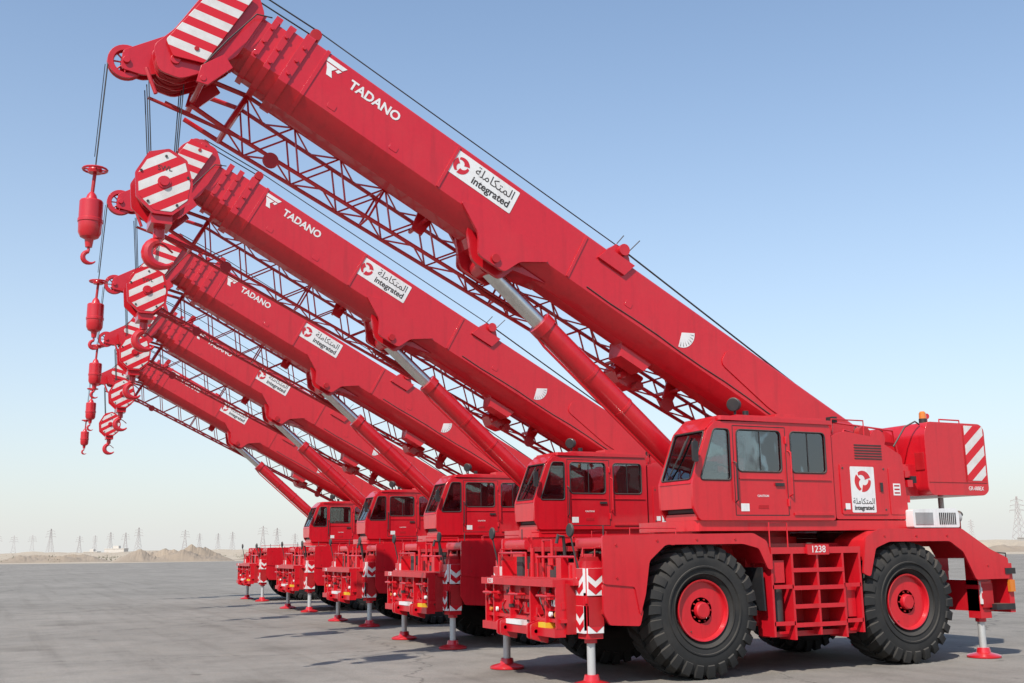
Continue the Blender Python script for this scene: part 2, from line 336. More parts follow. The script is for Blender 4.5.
C.box(.28,.45,y1,y1+.03,2.86,2.91,'black'); C.box(.98,1.14,y1,y1+.004,2.46,2.58,'white'); C.box(.6,.8,y1,y1+.004,2.5,2.56,'dred')
C.box(-.7,.1,y1,y1+.025,2.4,2.44,'red'); C.box(-.7,.1,y1,y1+.02,2.96,2.98,'red'); C.box(.3,1.15,y1,y1+.018,2.96,2.98,'red')
for z in (2.6,3.6): C.cyl((.2,y1+.012,z-.06),(.2,y1+.012,z+.06),.02,'red',n=8)
C.tube([(1.24,y1,2.6),(1.24,y1+.07,2.63),(1.24,y1+.07,3.2),(1.24,y1,3.23)],.013,'black',6)
C.tube([(.16,y1,2.7),(.16,y1+.07,2.73),(.16,y1+.07,3.4),(.16,y1,3.43)],.013,'red',6)
C.tube([(1.9,y1-.03,3.3),(2.02,y1+.1,3.35),(2.05,y1+.12,3.55)],.012,'black',6); C.slab(rrect(2.0,2.1,3.2,3.52,.03),y1+.1,y1+.14,'black',XZ)
C.cyl((1.0,1.2,3.97),(1.0,1.2,4.1),.02,'black',n=8); C.lathe((1.0,1.2,4.17),(1,.6,-.1),[(-.1,.05),(-.04,.1),(.06,.115),(.07,.1)],'black',16)
C.cyl((.75,1.15,3.97),(.75,1.15,4.08),.05,'black',n=12); C.box(-.3,.1,.7,1.1,3.985,4.07,'red')
C.box(-.35,.2,.72,1.2,2.55,2.95,'seat'); C.slab(rpoly([(-.35,2.95),(-.2,2.95),(-.35,3.55),(-.5,3.55)],.05),.74,1.18,'seat',XZ); C.slab(rpoly([(-.4,3.55),(-.48,3.55),(-.52,3.75),(-.44,3.75)],.02),.85,1.07,'seat',XZ)
C.slab(rpoly([(1.5,2.42),(1.95,2.42),(1.9,2.98),(1.45,3.1),(1.35,2.95)],.05),.58,1.3,'black',XZ)
C.cyl((1.3,.95,2.9),(1.1,.95,3.1),.03,'black',n=8)
C.tube([(1.1+.1*math.sin(R(a)),.95+.2*math.cos(R(a)),3.1+.12*math.sin(R(a))) for a in range(0,361,20)],.017,'black',6)
C.box(-.3,.4,1.22,1.3,2.7,3.0,'black'); C.box(.95,1.3,.56,.6,3.0,3.3,'black')
# ---------------------------------------------------------------- superstructure
U=Part('superstructure'); parts.append(U)
U.lathe((0,0,1.95),(0,0,1),[(0,.85),(.12,.85),(.12,.75),(.2,.75),(.2,.9),(.3,.9)],'dred',40)
U.slab(rpoly([(1.2,-1.0),(1.9,-.4),(1.95,.5),(1.95,1.36),(-2.4,1.36),(-2.9,1.0),(-2.9,-1.2),(-2.4,-1.36),(.4,-1.36)],.1),2.16,2.32,'red',XY)
for y in (.5,-.56): U.slab(rpoly([(1.1,2.3),(.95,2.9),(.35,3.0),(-1.0,3.4),(-1.6,3.85),(-2.35,3.75),(-2.75,3.3),(-2.85,2.3)],.1),y,y+.06,'red',XZ)
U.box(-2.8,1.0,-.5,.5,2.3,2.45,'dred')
body=rpoly([(-.82,2.34),(-.82,3.72),(-1.15,3.8),(-1.75,3.72),(-2.36,3.42),(-2.42,2.5),(-2.36,2.34)],.06)
U.slab(body,.95,1.36,'red',XZ)
U.slab(rpoly([(-.95,2.42),(-.95,3.25),(-1.95,3.25),(-1.95,2.42)],.04),1.36,1.378,'red',XZ)
U.slab(rpoly([(-2.02,2.42),(-2.02,3.2),(-2.32,3.2),(-2.34,2.42)],.03),1.36,1.372,'red',XZ)
U.box(-2.26,-2.1,1.372,1.376,2.74,2.94,'white'); U.box(-1.02,-1.12,1.378,1.382,2.5,2.6,'white')
for z in (2.78,2.84,2.90): U.box(-2.24,-2.12,1.376,1.378,z-.01,z+.015,'dred')
U.box(-1.85,-1.8,1.378,1.4,2.8,2.95,'black')
for i in range(6): U.box(-1.3,-1.9,1.36,1.37,3.34+i*.045,3.36+i*.045,'black')
for x,z in ((-1.0,2.5),(-1.0,3.18),(-1.9,2.5),(-1.9,3.18)): U.cyl((x,1.378,z),(x,1.386,z),.018,'dark',n=8)
U.box(.3,-2.2,-1.34,-.62,2.32,3.2,'red')
U.slab(rpoly([(-1.2,3.2),(-1.4,3.45),(-2.2,3.4),(-2.3,3.2)],.06),-1.3,-.7,'red',XZ)
for (x,z,rr) in ((-2.45,3.62,.25),(-2.3,3.1,.24)):
    U.lathe((x,-.45,z),(0,1,0),[(0,rr+.08),(.04,rr+.08),(.04,rr-.02),(.1,rr-.02),(.8,rr-.02),(.86,rr-.02),(.86,rr+.08),(.9,rr+.08),(.9,.1),(1.15,.12),(1.15,.02)],'dred',28)
    U.cyl((x,-.35,z),(x,.36,z),rr,'cable',n=28)
for y in (.6,.78): U.slab(rpoly([(-2.0,3.3),(-2.15,3.75),(-2.5,3.95),(-2.8,3.8),(-2.9,3.3)],.06),y,y+.03,'red',XZ)
U.lathe((-2.1,1.0,3.72),(0,1,0),[(-.1,.1),(-.1,.17),(-.05,.17),(0,.12),(.05,.17),(.1,.17),(.1,.1)],'red',24)
U.lathe((-1.75,1.1,3.8),(0,1,0),[(-.06,.1),(-.06,.13),(.06,.13),(.06,.1)],'dred',20)
for i in range(9):
    a=random.uniform(-.08,.08); U.tube([(-1.5-.1*i,.85+.03*(i%3),3.7),(-1.6-.11*i,.85+a,3.92+a),(-1.95-.1*i,.75,3.88+a),(-2.15-.08*i,.66,3.5)],.016,'black' if i%3 else 'red',6)
U.tube([(-1.2,.9,3.8),(-1.2,.95,4.0),(-2.6,.95,3.9),(-2.7,.95,3.4)],.018,'red',6)
for i in range(8):
    x=-2.4-random.random()*.5; z=2.5+random.random()*1.0; U.box(x,x+.12,.9,1.1+.15*random.random(),z,z+.12,random.choice(['red','dred','black','red']))
U.cyl((-1.0,1.2,3.78),(-1.0,1.2,3.98),.018,'red',n=8); U.box(-1.05,-.95,1.12,1.28,3.95,4.05,'black')
U.cyl((-2.5,.28,3.88),BP(4.7,.36,.28),.015,'cable',n=6)
U.tube([(-.9,1.3,3.75),(-.9,1.3,4.0),(-1.6,1.3,4.0),(-1.6,1.3,3.72)],.013,'red',6)
# ---------------------------------------------------------------- counterweight
W=Part('counterweight'); parts.append(W)
cw=rpoly([(-2.95,2.86),(-2.95,3.82),(-3.05,4.04),(-4.32,4.04),(-4.42,3.95),(-4.42,2.84),(-4.3,2.76),(-3.05,2.76)],.06)
W.slab(cw,-1.38,1.34,'red',XZ)
W.box(-4.38,-3.92,1.34,1.345,3.02,4.0,'stripeC'); W.box(-3.9,-3.885,1.34,1.352,3.0,4.0,'dred')
W.box(-4.38,-2.98,1.34,1.35,2.98,2.992,'dred')
W.box(-2.95,-2.4,-1.0,1.1,2.75,3.3,'red'); W.box(-3.0,-2.93,1.1,1.3,3.2,3.5,'dred')
W.cyl((-3.2,1.1,4.04),(-3.2,1.1,4.12),.07,'black',n=14); W.lathe((-3.2,1.1,4.12),(0,0,1),[(0,.065),(.1,.06),(.13,.04),(.135,.01)],'amber',16)
W.cyl((-3.5,.9,4.04),(-3.5,.9,4.2),.02,'red',n=8); W.lathe((-3.5,.9,4.2),(0,1,0),[(-.03,.05),(.03,.05)],'red',12)
W.tube([(-3.7,1.0,4.04),(-3.7,1.0,4.14),(-4.2,1.0,4.14),(-4.2,1.0,4.04)],.015,'red',6)
W.tube([(-3.0,1.2,4.0),(-2.9,1.2,4.05),(-2.7,1.15,3.95),(-2.45,1.1,3.6)],.016,'dark',6)
# ---------------------------------------------------------------- carrier
Q=Part('carrier_chassis'); parts.append(Q)
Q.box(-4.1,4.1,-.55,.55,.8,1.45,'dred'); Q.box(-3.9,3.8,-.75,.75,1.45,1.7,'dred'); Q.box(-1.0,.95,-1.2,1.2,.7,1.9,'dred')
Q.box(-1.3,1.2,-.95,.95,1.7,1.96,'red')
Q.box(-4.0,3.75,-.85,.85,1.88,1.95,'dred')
for x in (2.045,-2.045):
    Q.cyl((x,-1.2,.99),(x,1.2,.99),.15,'dred',n=14); Q.lathe((x,0,.99),(1,0,0),[(-.35,.12),(-.2,.3),(0,.36),(.2,.3),(.35,.12)],'dred',20)
    for y in (-.8,.8): Q.cyl((x+.3,y,.9),(x+.9,y*.8,1.2),.05,'dred',n=10)
FZ=.07
def upz(l): return [(a,b+FZ) for a,b in l]
for sgn in (1,-1):
    a,b=(.86,1.68) if sgn>0 else (-1.68,-.86)
    ff=[(3.8,1.84),(3.8,2.0),(1.2,2.02),(.95,1.92),(.86,1.6),(.92,1.58),(1.02,1.88),(1.24,1.965),(3.0,1.95),(3.2,1.84)]
    Q.slab(rpoly(upz(ff),.04,2),a,b,'red',XZ)
    s0,s1=(1.66,1.70) if sgn>0 else (-1.70,-1.66)
    Q.slab(rpoly(upz([(3.82,2.03),(1.15,2.05),(.9,1.93),(.8,1.5),(.9,1.5),(1.06,1.82),(1.35,1.89),(2.75,1.89),(3.04,1.66),(3.12,1.2),(3.22,.9),(3.3,1.3),(3.82,1.35)]),.04,2),s0,s1,'red',XZ)
    Q.slab(rpoly(upz([(3.82,1.35),(3.3,1.3),(3.16,.95),(3.22,.75),(3.72,.78),(3.82,.95)]),.03,2),s0-.02*sgn,s1-.02*sgn,'red',XZ)
    Q.box(3.24,3.8,min(.9*sgn,1.64*sgn),max(.9*sgn,1.64*sgn),1.0,1.06,'dred')
    Q.box(3.22,3.26,min(.9*sgn,1.64*sgn),max(.9*sgn,1.64*sgn),.9,1.85,'dred')
    Q.slab([(.93,1.6),(.9,.95),(.93,.95),(.96,1.6)],*sorted((1.0*sgn,1.6*sgn)),'black',XZ)
    Q.slab([(-1.0,1.6),(-.98,.95),(-1.01,.95),(-1.04,1.6)],*sorted((1.3*sgn,1.62*sgn)),'black',XZ)
    rf=[(-1.1,1.6),(-1.2,1.95),(-1.45,2.08),(-3.2,2.08),(-3.55,1.95),(-3.6,1.6),(-3.5,1.6),(-3.3,1.88),(-3.1,1.985),(-1.5,1.985),(-1.3,1.88),(-1.16,1.6)]
    Q.slab(rpoly(upz(rf),.04,2),a,b,'red',XZ)
    Q.slab(rpoly(upz([(-1.0,1.4),(-1.1,1.98),(-1.4,2.11),(-3.25,2.11),(-3.9,1.75),(-4.3,1.6),(-4.3,1.25),(-3.5,1.25),(-3.25,1.72),(-2.95,1.9),(-1.6,1.9),(-1.3,1.8),(-1.15,1.35)]),.04,2),s0,s1,'red',XZ)
    for x,z in ((3.6,1.96),(2.9,2.02),(2.2,2.03),(1.5,2.03),(3.6,1.5),(-1.5,2.06),(-2.2,2.06),(-2.9,2.06),(-3.8,1.55)): Q.cyl((x,s1 if sgn>0 else s0,z),(x,(s1 if sgn>0 else s0)+.012*sgn,z),.018,'dred',n=6)
    o=lambda v:v*sgn
    t0,t1=(1.1,1.28) if sgn>0 else (-1.28,-1.1)
    Q.box(-.98,.85,t0,t1,.75,1.86,'dred')
    ya,yb=sorted((o(1.28),o(1.66)))
    Q.box(-1.0,.8,ya,yb,1.8,1.9,'red'); Q.box(-.95,.78,*sorted((o(1.28),o(1.5))),.54,.62,'red')
    for x in (.8,.4,-.1,-.62,-.97):
        Q.box(x-.02,x+.02,ya,yb,.56 if x not in (.4,-.62) else .5,1.8,'red')
    for z in (.72,1.0,1.28,1.55):
        Q.box(.4,-.62,ya,yb,z-.012,z+.012,'red')
        Q.box(.4,-.62,*sorted((o(1.62),o(1.665))),z-.035,z+.03,'red')
    for z in (.75,1.3): Q.box(.8,.4,*sorted((o(1.62),o(1.66))),z-.03,z+.03,'red'); Q.box(-.62,-.97,*sorted((o(1.62),o(1.66))),z-.03,z+.03,'red')
    Q.cyl((.6,o(1.45),.75),(.6,o(1.45),1.3),.11,'dark',n=16); Q.box(-.93,-.68,*sorted((o(1.35),o(1.55))),.8,1.3,'red'); Q.box(.5,.76,*sorted((o(1.35),o(1.58))),1.36,1.7,'red')
    Q.tube([(.8,o(1.64),1.9),(.8,o(1.64),2.28),(.45,o(1.64),2.28),(.45,o(1.64),1.9)],.012,'red',6)
    Q.tube([(3.3,o(1.6),2.07),(3.3,o(1.6),2.2),(2.5,o(1.6),2.2),(2.5,o(1.6),2.07)],.010,'red',6)
    Q.box(-4.42,-4.3,*sorted((o(1.0),o(1.66))),.75,1.58,'red'); Q.box(-4.46,-4.42,*sorted((o(1.1),o(1.6))),.95,1.45,'black')
    Q.box(-4.4,-3.95,*sorted((o(1.45),o(1.68))),.8,.9,'black'); Q.box(-4.44,-4.2,*sorted((o(1.3),o(1.715))),1.4,1.5,'black'); Q.box(-4.4,-4.28,*sorted((o(1.66),o(1.715))),1.1,1.3,'amber')
    Q.tube([(-4.3,o(1.66),1.6),(-4.3,o(1.66),1.75),(-4.0,o(1.5),1.78)],.014,'black',6)
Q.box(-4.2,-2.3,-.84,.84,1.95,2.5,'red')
Q.slab(rpoly([(-2.35,2.2),(-2.35,2.5),(-3.35,2.53),(-3.42,2.45),(-3.42,2.2)],.04),.84,1.52,'white',XZ)
for i in range(9): Q.box(-2.95-.045*i,-2.975-.045*i,1.52,1.526,2.25,2.45,'dark')
Q.box(-2.4,-2.8,1.52,1.53,2.25,2.45,'grey')
Q.cyl((-3.45,1.2,2.38),(-3.75,1.2,2.38),.09,'galv',n=16); Q.cyl((-3.7,1.2,2.38),(-3.8,1.2,2.45),.06,'dark',n=12)
Q.cyl((-3.9,.7,2.4),(-3.9,.7,2.75),.05,'galv',n=12)
# front deck + clutter
Q.box(3.2,4.15,-1.4,1.4,1.4,1.5,'red'); Q.box(4.05,4.2,-1.3,1.3,.72,1.42,'dred')
Q.box(3.7,4.16,-1.62,-1.1,.9,1.45,'red')
Q.box(3.72,4.05,-1.52,1.52,.78,1.3,'red'); Q.box(3.76,4.0,-1.58,1.58,.84,1.24,'dred')
Q.box(-4.05,-3.72,-1.52,1.52,.78,1.3,'red'); Q.box(-4.0,-3.76,-1.58,1.58,.84,1.24,'dred')
rnd=random.Random(3)
for (a,b,c,d_,e,mat) in ((-1.2,-.75,1.0,1.4,.05,'red'),(-.65,-.1,1.0,1.38,.08,'red'),(0,.5,.96,1.1,.05,'red'),(.62,1.2,1.04,1.38,.06,'red'),(-.2,.35,1.18,1.38,.1,'dred'),(-1.25,1.25,.68,.8,.18,'red'),(-1.25,1.25,1.38,1.48,.2,'red'),(-1.3,1.3,.88,.93,.1,'red'),(-.35,.2,.8,.87,.19,'white'),(.72,.95,.8,.87,.17,'yellow'),(-1.1,-.95,1.1,1.2,.06,'white'),(.95,1.1,1.1,1.22,.07,'white')):
    Q.box(4.2,4.2+e,a,b,c,d_,mat)
for y in (-1.2,-.9,-.3,.4,.9,1.22): Q.box(4.2,4.35,y,y+.035,.8,1.42,'red')
for y in (-1.08,-.88,.98,1.15): Q.lathe((4.28,y,.99),(1,0,0),[(0,.04),(.03,.04),(.04,.03)],'amber' if abs(y)>1.05 else 'white',14)
for y in (-.95,.0,.95):
    Q.tube([(4.2,y-.18,1.25),(4.42,y-.16,1.25),(4.42,y+.16,1.25),(4.2,y+.18,1.25)],.02,'red',8)
for y in (-.5,.55):
    for q in (0,.12): Q.slab(rpoly([(4.2,.56),(4.48,.64),(4.48,.84),(4.2,.92)],.03),y+q,y+q+.04,'red',XZ)
    Q.cyl((4.4,y,.74),(4.4,y+.16,.74),.03,'silver',n=8)
for i in range(24):
    y=rnd.uniform(-1.2,1.2); z=rnd.uniform(.95,1.4); y2=y+rnd.uniform(-.4,.4)
    Q.tube([(4.2,y,z),(4.29,y+.05,z-.06),(4.29,y2,z-.15-.1*rnd.random()),(4.2,y2+.04,.84)],.010,'black' if i%3 else 'red',6)
for i in range(34):
    y=rnd.uniform(-1.25,1.2); z=rnd.uniform(.85,1.35); w=rnd.uniform(.03,.1); h=rnd.uniform(.03,.1)
    Q.box(4.2,4.2+rnd.uniform(.04,.16),y,y+w,z,z+h,rnd.choice(['red','dred','red','dark','red','red']))
for i in range(20):
    y=rnd.uniform(-1.25,1.2); x=rnd.uniform(3.5,4.0); w=rnd.uniform(.06,.22); h=rnd.uniform(.08,.34)
    Q.box(x,x+w*.8,y,y+w,1.5,1.5+h,rnd.choice(['red','red','dred','red','dark']))
for i in range(8):
    y=rnd.uniform(-1.2,1.2); x=rnd.uniform(3.6,4.1); Q.cyl((x,y,1.5),(x,y,1.6+rnd.random()*.35),.02+.03*rnd.random(),'red',n=10)
Q.tube([(4.05,-1.3,1.5),(4.05,-1.3,1.86),(4.05,-.3,1.86),(4.05,-.3,1.5)],.02,'red',8); Q.tube([(4.05,.1,1.5),(4.05,.1,1.8),(4.05,1.3,1.8),(4.05,1.3,1.5)],.02,'red',8)
Q.tube([(3.9,.0,1.5),(3.9,.0,2.05),(3.9,.3,2.05),(3.9,.3,1.5)],.026,'red',8)
Q.tube([(3.8,.55,1.5),(3.82,.55,1.95),(3.86,.6,2.1),(3.96,.62,2.12),(3.98,.6,2.0)],.026,'dark',8)
Q.tube([(3.95,-.3,1.5),(3.95,-.3,2.0),(4.02,-.28,2.1)],.02,'red',8)
for y in (1.35,-1.35):
    Q.tube([(4.0,y,1.5),(4.1,y,1.9),(4.15,y,2.12)],.013,'dark',6); Q.lathe((4.15,y,2.18),(1,0,0),[(-.03,.05),(-.01,.1),(.01,.1),(.02,.09)],'black',16)
    Q.tube([(3.6,y,1.95),(3.6,y,2.25)],.01,'dark',6)
    Q.box(3.3,3.78,*sorted((y,y*.72)),1.5,1.84,'red')
# ---------------------------------------------------------------- outriggers
O=Part('outriggers'); parts.append(O)
for x in (3.88,-3.85):
    for y in (1.4,-1.4):
        sg=1 if y>0 else -1
        O.box(x-.13,x+.13,y-.13,y+.13,.66,1.74,'red'); O.box(x-.15,x+.15,y-.15,y+.15,1.15,1.22,'red'); O.box(x-.1,x+.1,y-.1,y+.1,1.74,1.8,'dred')
        O.cyl((x,y,.1),(x,y,.7),.06,'galv',n=18); O.cyl((x,y,.6),(x,y,.67),.09,'red',n=18)
        O.lathe((x,y,0.008),(0,0,1),[(0,.28),(.03,.28),(.05,.24),(.08,.12),(.16,.1),(.16,.03)],'red',28)
        ys=y+sg*.16; xs=x+(.16 if x>0 else -.16)
        for F,sx in ((lambda a,b,c,ys=ys,sg=sg:(x+a,ys+c*sg,b),1),(lambda a,b,c,xs=xs:(xs+c*(1 if x>0 else -1),y+a,b),1)):
            for zb in ((.74,1.26) if x>0 else (.9,)):
                wv=.12
                O.slab([(-wv,zb),(wv,zb),(wv,zb+.38),(-wv,zb+.38)],-.03,.012,'white',F)
                O.slab([(-wv+.002,zb+.1),(0,zb+.01),(wv-.002,zb+.1),(wv-.002,zb+.2),(0,zb+.11),(-wv+.002,zb+.2)],.012,.016,'red',F)
                O.slab([(-wv+.002,zb+.29),(0,zb+.2),(wv-.002,zb+.29),(wv-.002,zb+.379),(-wv+.002,zb+.379)],.012,.016,'red',F)
        O.tube([(x-.1,y,1.8),(x-.1,y,1.92),(x+.1,y,1.92),(x+.1,y,1.8)],.014,'red',6)
# ---------------------------------------------------------------- wheels
T=Part('wheels'); parts.append(T)
def wheel(P,x,y,sg):
    c=Vector((x,y,.992)); ax=Vector((0,sg,0)); hw=.36
    g=lambda r:.44+(r-.44)*1.12 if r>.44 else r
    prof=[(-hw*.3,.40),(-hw*.72,.44),(-hw*.96,.54),(-hw*1.04,.68),(-hw*.97,.8),(-hw*.82,.875),(-hw*.4,.89),(0,.893),(hw*.4,.89),(hw*.82,.875),(hw*.97,.8),(hw*1.04,.68),(hw*.96,.54),(hw*.72,.45),(hw*.3,.40)]
    P.lathe(c,ax,[(h,g(r)) for h,r in prof],'rubber',56,False)
    nl=26
    for side in (-1,1):
        for i in range(nl):
            a0=2*math.pi*(i+(.5 if side>0 else 0))/nl
            def pnt(a,r,h): return c+Vector((math.cos(a)*g(r),0,math.sin(a)*g(r)))+ax*h
            skew=.16; wd=.068; A=[];B=[]
            for (h,r,k) in ((side*.02,.935,0),(side*hw*.55,.935,.55),(side*hw*.93,.915,1),(side*hw*1.04,.83,1.05),(side*hw*1.06,.76,1.05)):
                for da in (-wd,wd): A.append(pnt(a0+skew*k+da,r,h))
            for (h,r,k) in ((side*.02,.87,0),(side*hw*.55,.87,.55),(side*hw*.8,.85,1),(side*hw*.92,.8,1.05),(side*hw*.95,.74,1.05)):
                for da in (-wd*1.25,wd*1.25): B.append(pnt(a0+skew*k+da,r,h))
            vs=A+B; fs=[]
            for q in range(4):
                u=2*q; fs.append([u,u+1,u+3,u+2]); fs.append([u,u+2,10+u+2,10+u]); fs.append([u+1,10+u+1,10+u+3,u+3])
            fs.append([0,10,11,1]); fs.append([8,9,19,18]); P.add(vs,fs,'rubber')
    P.lathe(c,ax,[(hw*.98,.62),(hw*1.06,.63),(hw*1.06,.65),(hw*.98,.66)],'rubber',48,False)
    P.lathe(c,ax,[(hw*.9,.53),(hw*1.0,.535),(hw*1.0,.545),(hw*.93,.55)],'rubber',48,False)
    P.lathe(c,ax,[(hw*.7,.44),(hw*.86,.452),(hw*.9,.445),(hw*.88,.425),(hw*.7,.41),(hw*.66,.375),(hw*.45,.365),(hw*.4,.34),(hw*.42,.30),(hw*.5,.25),(hw*.52,.2)],'red',48,True)
    P.lathe(c,ax,[(hw*.3,.215),(hw*.66,.21),(hw*.7,.19),(hw*.7,.13),(hw*.86,.12),(hw*.9,.1),(hw*.9,.01)],'red',32)
    for i in range(16):
        a=2*math.pi*i/16; q=c+Vector((math.cos(a)*.27,0,math.sin(a)*.27)); P.cyl(q+ax*hw*.35,q+ax*hw*.58,.016,'dred',n=6)
    for i in range(10):
        a=2*math.pi*i/10; q=c+Vector((math.cos(a)*.16,0,math.sin(a)*.16)); P.cyl(q+ax*hw*.68,q+ax*hw*.76,.013,'dred',n=6)
    q=c+Vector((.2,0,-.3)); P.cyl(q+ax*hw*.4,q+ax*hw*.75,.01,'dark',n=6)
for x in (2.045,-2.045):
    for s in (1,-1): wheel(T,x,1.26*s,s)
# ---------------------------------------------------------------- decals (text)
def text_mesh(body,size,F,mat,align='CENTER',ext=.002,sx=1.0,shear=0.0,bold=0.0):
    cu=bpy.data.curves.new('t','FONT'); cu.body=body; cu.size=size; cu.align_x=align; cu.align_y='CENTER'; cu.extrude=ext; cu.shear=shear; cu.offset=bold; cu.resolution_u=3
    o=bpy.data.objects.new('t',cu); scene.collection.objects.link(o); bpy.context.view_layer.update()
    dg=bpy.context.evaluated_depsgraph_get(); me=bpy.data.meshes.new_from_object(o.evaluated_get(dg))
    vs=[F(v.co.x*sx,v.co.y,v.co.z) for v in me.vertices]; fs=[list(p.vertices) for p in me.polygons]
    bpy.data.objects.remove(o); return vs,fs,mat
D=Part('markings'); parts.append(D)
def bt(s0,t0,y): return lambda a,b,c:BP(s0-a,t0+b,y+c)
def st(x0,z0,y): return lambda a,b,c:(x0-a,y+c,z0+b)
def T_(*a,**k): D.add(*text_mesh(*a,**k))
T_('TADANO',.215,bt(9.4,-.13,.424),'white',bold=.006,sx=.98)
em=bt(10.18,-.08,.422)
D.slab([(-.19,.12),(.19,.12),(.14,.05),(-.14,.05)],0,.004,'white',em); D.slab([(-.13,.03),(.06,.03),(.0,-.05),(.06,-.15),(-.04,-.15),(-.08,-.05)],0,.004,'white',em); D.slab([(.08,.03),(.14,.03),(.1,-.03),(.05,-.02)],0,.004,'white',em)
def sign(F,w,h,vertical=False):
    D.slab(rrect(-w/2,w/2,-h/2,h/2,.02),-.002,.002,'white',F)
    cx,cy,r=(-w/2+h*.42,0,h*.34) if not vertical else (0,h*.18,w*.34)
    for k in range(3):
        a0=k*120+20; pts=[]
        for i in range(9): a=R(a0+i*13); pts.append((cx+r*math.cos(a),cy+r*math.sin(a)))
        for i in range(9): a=R(a0+104-i*13+10); rr=r*(.75-.45*i/8); pts.append((cx+rr*math.cos(a),cy+rr*math.sin(a)))
        D.slab(pts,.002,.005,'red',F)
    ar='\ufe94\ufee0\ufee3\ufe8e\ufedc\ufe98\ufee4\ufedf\ufe8d'
    if not vertical:
        G=lambda a,b,c:F(a+h*.42,b-h*.22,c+.003); T_('integrated',h*.42,G,'dark',bold=.004)
        G2=lambda a,b,c:F(a+h*.42,b+h*.2,c+.003); T_(ar,h*.5,G2,'dark')
    else:
        G=lambda a,b,c:F(a,b-h*.4,c+.003); T_('integrated',w*.2,G,'dark',bold=.003)
        G2=lambda a,b,c:F(a,b-h*.26,c+.003); T_(ar,w*.26,G2,'dark')
sign(bt(7.32,-.18,.424),1.22,.42)
sign(st(-1.42,2.83,1.381),.52,.76,True)
T_('1238',.15,lambda a,b,c:(-.1-a,1.703+c,1.86+b),'white')
D.slab(rrect(-.32,.12,1.78,1.94,.02),1.662,1.7,'red',XZ)
T_('1238',.11,lambda a,b,c:(4.403+c,a-.9,1.43+b),'white')
T_('GR-600EX',.1,lambda a,b,c:(-4.1-a,1.343+c,2.88+b),'white',sx=.85)
T_('SWL',.1,lambda a,b,c:(HX-a,.299+c,HZ+.2+b),'dark')
T_('CAUTION',.05,lambda a,b,c:(.7-a,1.424+c,2.7+b),'white')
# ---------------------------------------------------------------- instance cranes
bev={'boom':.01,'boom_head':.006,'operator_cab':.012,'superstructure':.012,'counterweight':.02,'carrier_chassis':.008,'outriggers':.008}
meshes=[(p.name,p.mesh()) for p in parts]
offs=[(0,0),(-.62,-6.62),(-1.22,-13.69),(-1.75,-21.48),(-2.25,-30.4)]
for k,(ox,oy) in enumerate(offs):
    e=bpy.data.objects.new('mobile_crane',None); e.empty_display_size=1; scene.collection.objects.link(e)
    e.location=(ox,oy,0)
    for n,me in meshes:
        o=bpy.data.objects.new(n,me); scene.collection.objects.link(o); o.parent=e
        if n in bev and k<3:
            b=o.modifiers.new('b','BEVEL'); b.width=bev[n]; b.segments=2; b.limit_method='ANGLE'; b.angle_limit=R(35); b.use_clamp_overlap=True
# ---------------------------------------------------------------- ground
CAM=Vector((11.74,15.26,1.92)); TH=R(25.71); FWD=Vector((-math.sin(TH),-math.cos(TH),0)); RGT=Vector((-math.cos(TH),math.sin(TH),0))
def at(bearing,dist): return CAM+FWD*dist+RGT*(dist*math.tan(R(bearing)))
def earth(name,c0,c1,c2_):
    m,nt,b=newmat(name); n1=noise(nt,.03,8); n2=noise(nt,.6,6)
    c=ramp(nt,n1.outputs[0],[(.3,c0),(.7,c1)]); nt.links.new(mix(nt,n2.outputs[0],c.outputs[0],c2_),b.inputs['Base Color']); b.inputs['Roughness'].default_value=.95; return m
sand=earth('sand',(.4,.32,.23),(.55,.46,.35),(.37,.3,.22)); dirt=earth('dirt',(.24,.18,.13),(.4,.32,.24),(.28,.22,.16))
m,nt,b=newmat('asphalt'); tc=N(nt,'ShaderNodeTexCoord')
n1=noise(nt,.12,8,.65); n2=noise(nt,.9,8,.7); v=N(nt,'ShaderNodeTexVoronoi'); v.inputs['Scale'].default_value=90; nt.links.new(tc.outputs['Object'],v.inputs['Vector'])
c=ramp(nt,n1.outputs[0],[(.3,(.245,.22,.19)),(.5,(.29,.262,.228)),(.72,(.345,.31,.27))])
c2=ramp(nt,n2.outputs[0],[(.3,(.76,.76,.76)),(.55,(1,1,1)),(.75,(1.0,.97,.93))]); x=mix(nt,1.0,c.outputs[0],c2.outputs[0],'MULTIPLY')
c3=ramp(nt,v.outputs['Distance'],[(0,(1.6,1.58,1.5)),(.5,(.85,.85,.85)),(1,(.45,.45,.45))]); x=mix(nt,.65,x,c3.outputs[0],'MULTIPLY')
n4=noise(nt,.35,4,.5); c4=ramp(nt,n4.outputs[0],[(.6,(1,1,1)),(.72,(.68,.67,.66))]); x=mix(nt,.8,x,c4.outputs[0],'MULTIPLY')
n5=noise(nt,2.3,3,.5); c5=ramp(nt,n5.outputs[0],[(.68,(1,1,1)),(.75,(.45,.44,.43))]); x=mix(nt,.7,x,c5.outputs[0],'MULTIPLY')
n6=noise(nt,.5,4,.6,stretch=(3.5,.12,1)); c6=ramp(nt,n6.outputs[0],[(.5,(1,1,1)),(.68,(.8,.79,.78))]); x=mix(nt,.7,x,c6.outputs[0],'MULTIPLY')
vc=N(nt,'ShaderNodeTexVoronoi',feature='DISTANCE_TO_EDGE'); vc.inputs['Scale'].default_value=.11
nw=noise(nt,.7,6,.6); ad=N(nt,'ShaderNodeVectorMath',operation='MULTIPLY_ADD'); nt.links.new(nw.outputs['Color'],ad.inputs[0]); ad.inputs[1].default_value=(2.5,2.5,0); nt.links.new(tc.outputs['Object'],ad.inputs[2]); nt.links.new(ad.outputs[0],vc.inputs['Vector'])
